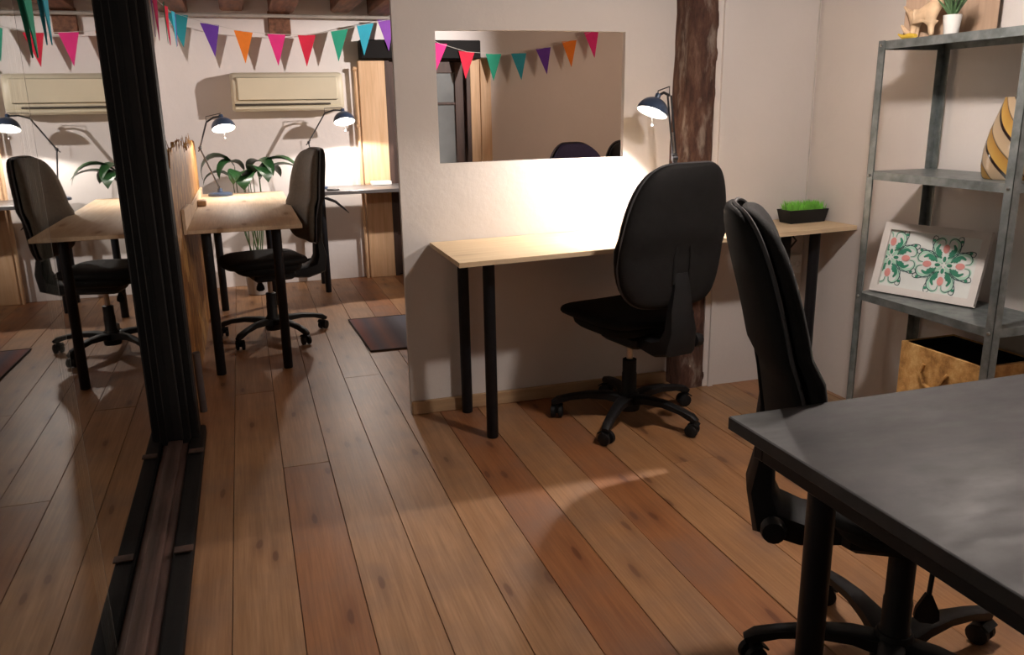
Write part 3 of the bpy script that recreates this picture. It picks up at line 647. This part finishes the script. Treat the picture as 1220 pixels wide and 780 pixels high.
pennant(t, (-.3505, 1.795, 1.595), (.0, 1, 0), 'green', w=.13, h=.205, tilt=.035)
pennant(t, (-.3505, 1.975, 1.625), (.0, 1, 0), 'cyan', w=.11, h=.20, tilt=.01)

# ------------------------------------------------------------ galvanised shelf unit
t = thing('metal_shelf', 'grey galvanised steel shelf unit against the right wall', 'shelf')
sx0, sx1, sy0, sy1 = 2.165, 2.455, 1.885, 2.500
for x, y, dx, dy in ((sx0, sy1, 1, -1), (sx1, sy1, -1, -1), (sx0, sy0, 1, 1), (sx1, sy0, -1, 1)):
    b = MB(); th = .0018
    b.box(min(x, x + dx * .030), max(x, x + dx * .030), min(y, y + dy * th), max(y, y + dy * th), 0, 1.49)
    b.box(min(x, x + dx * th), max(x, x + dx * th), min(y, y + dy * .030), max(y, y + dy * .030), 0, 1.49)
    b.build('post', m_steel, t, smooth=False)
for zs in (1.488, 1.040, .592, .125):
    b = MB(); b.box(sx0 + .002, sx1 - .002, sy0 + .002, sy1 - .002, zs - .002, zs)
    b.box(sx0 + .002, sx0 + .004, sy0 + .002, sy1 - .002, zs - .028, zs - .002).box(sx1 - .004, sx1 - .002, sy0 + .002, sy1 - .002, zs - .028, zs - .002)
    b.box(sx0 + .004, sx1 - .004, sy1 - .004, sy1 - .002, zs - .028, zs - .002).box(sx0 + .004, sx1 - .004, sy0 + .002, sy0 + .004, zs - .028, zs - .002)
    b.build('shelf_board', m_steel, t, smooth=False)
bl = MB()
for zs in (1.475, 1.026, .578, .111):
    for x, y, dx in ((sx0, sy1 - .015, -1), (sx0, sy0 + .015, -1)):
        bl.lathe([(.0055, 0), (.0055, .004), (.002, .006)], 8, (x, y, zs), Matrix.Rotation(-pi / 2, 4, 'Y'))
bl.build('bolts', m_spring, t)['kind'] = 'stuff'

# framed picture leaning on the shelf
BL, BR = Vector((2.225, 2.488, .593)), Vector((2.345, 2.125, .593)); un = (BR - BL).normalized(); wpic = (BR - BL).length
bk = Vector((-un.y, un.x, 0)); bk = bk if bk.x > 0 else -bk
vn = (Vector((0, 0, .25)) + bk * .075).normalized(); nn = un.cross(vn).normalized(); nn = nn if nn.x < 0 else -nn
t = thing('framed_picture', 'white framed print of green scrolls and pink tulips leaning on the shelf', 'picture', BL)
hp = .262; P3 = lambda u, v, d=0: un * u + vn * v + nn * d
b = MB(); fwid = .026
for u0, u1, v0, v1 in ((0, wpic, 0, fwid), (0, wpic, hp - fwid, hp), (0, fwid, fwid, hp - fwid), (wpic - fwid, wpic, fwid, hp - fwid)):
    b.prism([(u0, v0), (u1, v0), (u1, v1), (u0, v1)], 0, .018, lambda u, v, d: P3(u, v, d))
b.build('frame', m_whitewood, t, smooth=False)
sheet_cnt = []; sheet_mb = MB().prism([(fwid, fwid), (wpic - fwid, fwid), (wpic - fwid, hp - fwid), (fwid, hp - fwid)], .001, .006, lambda u, v, d: P3(u, v, d)); sheet = sheet_mb.build('print_sheet', m_paper, t, smooth=False)
def stroke(mb, pts, w, d=.0070):
    ex = [pts[0]] + list(pts) + [pts[-1]]; sm = []
    for i in range(1, len(ex) - 2):
        for q in range(5):
            f = q / 5; p0, p1, p2, p3 = ex[i - 1:i + 3]
            sm.append(tuple(.5 * (2 * p1[k] + (p2[k] - p0[k]) * f + (2 * p0[k] - 5 * p1[k] + 4 * p2[k] - p3[k]) * f * f + (3 * p1[k] - p0[k] - 3 * p2[k] + p3[k]) * f ** 3) for k in (0, 1)))
    pts = sm + [pts[-1]]
    n_ = len(pts); vs = []
    for i, q in enumerate(pts):
        a = pts[max(i - 1, 0)]; c = pts[min(i + 1, n_ - 1)]; dx, dy = c[0] - a[0], c[1] - a[1]; L_ = math.hypot(dx, dy) or 1
        ww = w * (.35 + .65 * sin(pi * (i + .6) / (n_ + .2))); nx, ny = -dy / L_ * ww, dx / L_ * ww
        for s in (1, -1):
            uu = min(max(q[0] + s * nx, fwid), wpic - fwid); vv = min(max(q[1] + s * ny, fwid), hp - fwid); vs.append(P3(uu, vv, d))
    mb.add(vs, [(2 * i, 2 * i + 1, 2 * i + 3, 2 * i + 2) for i in range(n_ - 1)])
def blob(mb, cx, cy, a, b_, ang, d=.0075, n_=14, wav=0):
    vs = []
    for k in range(n_):
        t_ = 2 * pi * k / n_; r_ = 1 + wav * (1 if k % 2 else -1); x, y = a * cos(t_) * r_, b_ * sin(t_) * r_
        uu = min(max(cx + x * cos(ang) - y * sin(ang), fwid), wpic - fwid); vv = min(max(cy + x * sin(ang) + y * cos(ang), fwid), hp - fwid)
        vs.append(P3(uu, vv, d))
    mb.add(vs, [tuple(range(n_))])
g, mt, pk, nv_ = MB(), MB(), MB(), MB()
for cx, cy in ((.243, .130), (.045, .134)):
    for q in range(4):
        a = q * pi / 2 + .05
        T = lambda x, y: (cx + 1.32 * (x * cos(a) - y * sin(a)), cy + 1.32 * (x * sin(a) + y * cos(a)))
        for s in (1, -1):
            loop = [(.004, .004 * s), (.020, .024 * s), (.040, .036 * s), (.062, .034 * s), (.072, .020 * s), (.068, .008 * s), (.056, .005 * s)]
            stroke(mt, [T(*z) for z in [(x, y * .86) for x, y in loop]], .0052, .0066); stroke(nv_, [T(*z) for z in loop], .0016, .0072)
            lf = [(.018, .008 * s), (.030, .019 * s), (.044, .024 * s), (.056, .018 * s)]
            stroke(g, [T(*z) for z in lf], .0060, .0074)
            x_, y_ = T(.034, .017 * s); blob(g, x_, y_, .015, .0085, a + .6 * s, .0076, 16, .16)
        x_, y_ = T(.044, 0); blob(pk, x_, y_, .016, .0115, a, .0080)
        x_, y_ = T(.016, 0); blob(g, x_, y_, .010, .006, a, .0077)
        a2 = a + pi / 4; T2 = lambda x, y: (cx + 1.22 * (x * cos(a2) - y * sin(a2)), cy + 1.22 * (x * sin(a2) + y * cos(a2)))
        for s in (1, -1):
            stroke(nv_, [T2(*z) for z in [(.03, 0), (.055, .006 * s), (.078, .016 * s), (.088, .030 * s), (.078, .036 * s), (.072, .028 * s)]], .0014, .0072)
            x_, y_ = T2(.078, .022 * s); blob(g, x_, y_, .0062, .0052, 0, .0078, 10)
        x_, y_ = T2(.018, 0); blob(mt, x_, y_, .012, .006, a2, .0079)
me = sheet.data
for mb, mm in ((mt, m_mint), (nv_, m_navy), (g, m_green), (pk, m_pink)):     # the flat print lies on the sheet
    sheet_mb.add(mb.v, mb.f); sheet_cnt.append((len(mb.f), mm))
bpy.data.objects.remove(sheet)
sheet = sheet_mb.build('print_sheet', m_paper, t, smooth=False); k0 = 6
for i, (cnt, mm) in enumerate(sheet_cnt):
    sheet.data.materials.append(mm)
    for q in range(k0, k0 + cnt): sheet.data.polygons[q].material_index = i + 1
    k0 += cnt
MB().prism([(.30, .004), (.33, .004), (.33, .12), (.30, .12)], 0, .004, lambda u, v, d: P3(u, v, -.004 - d)).build('back_stand', m_darkwood, t, smooth=False)

# vase
t = MB().lathe([(.0, .0), (.078, .0), (.083, .006), (.088, .04), (.086, .09), (.074, .15), (.058, .20), (.047, .235), (.044, .25), (.040, .25), (.043, .232), (.054, .198), (.070, .148), (.082, .09), (.083, .04), (.07, .01), (0, .01)], 40, cap=False).build('vase', m_vase, loc=(2.31, 2.025, 1.041))
tag(t, 'tall amber vase with dark spiral bands on the middle shelf', 'vase')
# straw box
t = thing('storage_box', 'coarse straw coloured box with black lining on the bottom shelf', 'box', (2.20, 1.935, .126))
bw, bd, bh = .235, .35, .325
MB().box(0, .012, 0, bd, 0, bh).box(bw - .012, bw, 0, bd, 0, bh).box(.012, bw - .012, 0, .012, 0, bh).box(.012, bw - .012, bd - .012, bd, 0, bh).box(.012, bw - .012, .012, bd - .012, 0, .012).build('box_wall', m_straw, t, smooth=False)
MB().box(.012, .016, .012, bd - .012, .012, bh - .002).box(bw - .016, bw - .012, .012, bd - .012, .012, bh - .002).box(.016, bw - .016, .012, .016, .012, bh - .002).box(.016, bw - .016, bd - .016, bd - .012, .012, bh - .002).box(.016, bw - .016, .016, bd - .016, bh - .035, bh - .03).build('lining', m_liner, t, smooth=False)
MB().tube([(-.004, .235, .27), (-.010, .245, .235), (-.008, .225, .20), (-.006, .19, .19), (-.008, .16, .205), (-.010, .135, .25), (-.004, .13, .262)], .006, 8).build('rope_handle', m_straw, t)
# top shelf: board, figurine, potted plant, yellow thing
o = MB().prism([(0, 0), (.285, 0), (.285, .34), (0, .34)], 0, .012, lambda u, v, d: (2.250 + .648 * u + .76 * d, 2.482 - .76 * u + .648 * d, 1.4885 + v)).build('wooden_board', m_tanboard, smooth=False); tag(o, 'tan wooden board standing upright at an angle on the top shelf', 'board')
def skin(name, pts, edges, radii, mat, parent=None, loc=(0, 0, 0), sub=2):
    me = bpy.data.meshes.new(name); me.from_pydata(pts, edges, []); me.materials.append(mat)
    o = bpy.data.objects.new(name, me); C.objects.link(o); o.location = loc
    if parent: o.parent = parent
    s = o.modifiers.new('skin', 'SKIN'); s.use_smooth_shade = True
    for i, r in enumerate(radii): me.skin_vertices[0].data[i].radius = (r, r)
    me.skin_vertices[0].data[0].use_root = True
    o.modifiers.new('sub', 'SUBSURF').levels = sub; o.modifiers['sub'].render_levels = sub
    return o
pts = [(0, 0, .085), (0, .045, .09), (0, -.045, .095), (0, -.075, .135), (0, -.085, .165), (0, -.11, .16), (0, .05, .045), (0, .055, .008), (0, -.045, .05), (0, -.05, .008), (0, .085, .115), (0, .115, .14), (0, -.06, .19), (.018, .05, .04), (.02, .055, .008)]
o = skin('carved_figurine', pts, [(0, 1), (0, 2), (2, 3), (3, 4), (4, 5), (1, 6), (6, 7), (2, 8), (8, 9), (1, 10), (10, 11), (4, 12), (1, 13), (13, 14)], [.030, .027, .028, .024, .022, .010, .013, .011, .013, .011, .010, .004, .005, .012, .010], m_carve, loc=(2.243, 2.388, 1.488)); o.scale = (.82, .82, .82)
tag(o, 'pale carved wooden animal figurine on the top shelf beside the white pot', 'figurine')
o = MB().tube([(0, 0, .008), (0, .03, .012), (0, .055, .009), (0, .08, .02)], [.008, .009, .008, .003], 8).build('yellow_toy', m_yellow, loc=(2.205, 2.375, 1.488)); tag(o, 'small yellow object lying at the front of the top shelf', 'toy')
o = MB().tube([(0, 0, .006), (0, .04, .03), (0, .06, .05)], [.007, .008, .004], 8).build('wooden_stick', m_carve, loc=(2.225, 2.405, 1.488)); tag(o, 'short pale wooden stick leaning near left end of the top shelf', 'stick')
t = thing('potted_succulent', 'small spiky plant in a white pot on the top shelf', 'plant', (2.225, 2.245, 1.488))
MB().lathe([(.020, 0), (.022, .003), (.028, .062), (.0255, .062), (.021, .055)], 24).build('pot', m_white, t)
MB().lathe([(.0, .05), (.025, .052)], 20, cap=False).build('soil', m_soil, t)
for k in range(16):
    a = k * 2.4; tl = .12 + .5 * (k / 16); ln = .11 - .03 * (k / 16)
    dv = Vector((cos(a) * sin(tl), sin(a) * sin(tl), cos(tl)))
    MB().tube([Vector((0, 0, .05)) + dv * (ln * f) + Vector((cos(a), sin(a), 0)) * .012 * f * f for f in (0, .3, .6, .85, 1)], [.004, .005, .004, .0022, .0004], 6).build('leaf', m_succ, t)

# grass trough on the desk
t = thing('grass_planter', 'black trough of bright green grass on right end of the wall desk', 'plant', (2.355, 3.10, .7725), rad(2))
b = MB(); wv, dv_ = .105, .045
b.v = [(sx * wv * s, sy * dv_ * s, z) for s, z in ((.86, 0), (1, .058), (.94, .058), (.93, .048)) for sx, sy in ((-1, -1), (1, -1), (1, 1), (-1, 1))]
for i in range(3):
    for k in range(4): j = (k + 1) % 4; b.f.append((i * 4 + k, i * 4 + j, i * 4 + 4 + j, i * 4 + 4 + k))
b.f += [(3, 2, 1, 0), (12, 13, 14, 15)]
b.build('trough', m_black, t, smooth=False)
b = MB(); rg = random.Random(4)
for k in range(1100):
    x, y = rg.uniform(-.09, .09), rg.uniform(-.037, .037); h_ = rg.uniform(.026, .054); a = rg.uniform(0, 6.28); lx, ly = rg.gauss(0, .008), rg.gauss(0, .007); dx, dy = cos(a) * .0013, sin(a) * .0013
    b.add([(x - dx, y - dy, .047), (x + dx, y + dy, .047), (x + lx * .4 + dx * .7, y + ly * .4, .047 + h_ * .6), (x + lx, y + ly, .047 + h_)], [(0, 1, 2), (0, 2, 3)])
b.build('grass', m_grass, t, smooth=False)['kind'] = 'stuff'

# sockets and cables under the desk
t = thing('socket_box', 'white wall socket box under right end of the wall desk', 'socket', (2.40, 3.232, .56))
MB().bbox(-.045, .045, -.035, 0, -.045, .045, .004).build('housing', m_white, t)
for dx in (-.02, .02): MB().lathe([(.014, 0), (.014, .004), (.011, .001)], 16, (dx, -.036, 0), Matrix.Rotation(pi / 2, 4, 'X')).build('outlet', m_whitewood, t)
o = MB().tube([(2.335, 3.16, .74), (2.345, 3.14, .70), (2.37, 3.15, .68), (2.36, 3.18, .64), (2.30, 3.17, .60), (2.25, 3.17, .54), (2.235, 3.17, .49), (2.26, 3.16, .465), (2.32, 3.17, .48), (2.37, 3.19, .53), (2.385, 3.194, .555)], .0045, 8).build('black_cable', m_cable); tag(o, 'black looped power cable hanging under the wall desk by its right leg', 'cable')
o = MB().tube([(2.36, 3.215, .75), (2.42, 3.21, .73), (2.455, 3.21, .69), (2.46, 3.215, .63), (2.44, 3.218, .58)], .003, 8).build('white_cable', m_wcable); tag(o, 'thin pale cable curving to the white socket box under the desk', 'cable')

# leafy plant on the floor behind the narrow table
t = thing('potted_plant', 'broad-leaved green plant in tall white pot behind the narrow pine table', 'plant', (.03, 6.235, 0))
MB().lathe([(.075, 0), (.082, .004), (.105, .30), (.108, .31), (.098, .31), (.095, .29)], 28).build('pot', simple('grey_white_pot', (.42, .41, .40), .5, bmp=0), t)
MB().lathe([(0, .285), (.095, .288)], 24, cap=False).build('soil', m_soil, t)
rl = random.Random(21)
def leaf(root, tip_dir, rise, reach, length, width, droop):
    base_ = Vector(root); d2 = Vector((cos(tip_dir), sin(tip_dir), 0)); sd = Vector((-sin(tip_dir), cos(tip_dir), 0))
    top_ = base_ + d2 * reach * .45 + Vector((0, 0, rise))
    st_ = [base_.lerp(top_, f) + d2 * (.02 * sin(pi * f)) for f in (0, .25, .5, .75, 1)]
    pts = []; cur = top_.copy(); ang = rad(58)
    N = 10
    for i in range(N + 1):
        pts.append(cur.copy()); cur = cur + (d2 * cos(ang) + Vector((0, 0, 1)) * sin(ang)) * (length / N); ang -= droop / N
    vs = []; fs = []
    for i, q in enumerate(pts):
        f = i / N; ww = width * (sin(pi * min(1, f * .96 + .04)) ** .75) * (1 - .25 * f) if i < N else .001
        for k, s in enumerate((-1, -.5, 0, .5, 1)): vs.append(q + sd * ww * s + Vector((0, 0, 1)) * (abs(s) * ww * .30))
    b = MB().add(vs, [(i * 5 + k, i * 5 + k + 1, i * 5 + k + 6, i * 5 + k + 5) for i in range(N) for k in range(4)])
    lf = b.build('leaf', m_leaf, t, ang=80)
    MB().tube(st_, [.005, .0045, .004, .0035, .003], 6).build('stem', m_stem, lf)
for (a, rise, reach, ln, wd, dr) in [(186, .60, .14, .36, .085, 3.3), (205, .58, .10, .26, .07, 2.9), (172, .50, .20, .26, .05, 2.6), (-14, .56, .10, .38, .062, 2.6), (4, .50, .16, .34, .05, 1.9), (-90, .50, .12, .22, .075, 2.9), (-55, .55, .08, .24, .08, 2.9), (-125, .52, .12, .22, .07, 2.6), (-35, .58, .06, .26, .075, 2.7), (40, .52, .1, .24, .06, 2.4)]:
    leaf((rl.uniform(-.04, .04), rl.uniform(-.03, .05), .285), rad(a), rise + .035, reach, ln * 1.08, wd * 1.3, dr)

# rug
t = thing('rug', 'small striped grey blue and red rug on the floor behind the partition', 'rug')
MB().prism([(.575, 4.385), (1.45, 4.36), (1.47, 5.12), (.545, 5.145)], .0015, .008, lambda u, v, d: (u, v, d)).build('weave', m_rug, t, smooth=False)
b = MB(); c_ = [(.575, 4.385), (1.45, 4.36), (1.47, 5.12), (.545, 5.145)]
for i in range(4): b.tube([(*c_[i], .006), (*c_[(i + 1) % 4], .006)], .0045, 6)
b.build('border', m_rugedge, t)
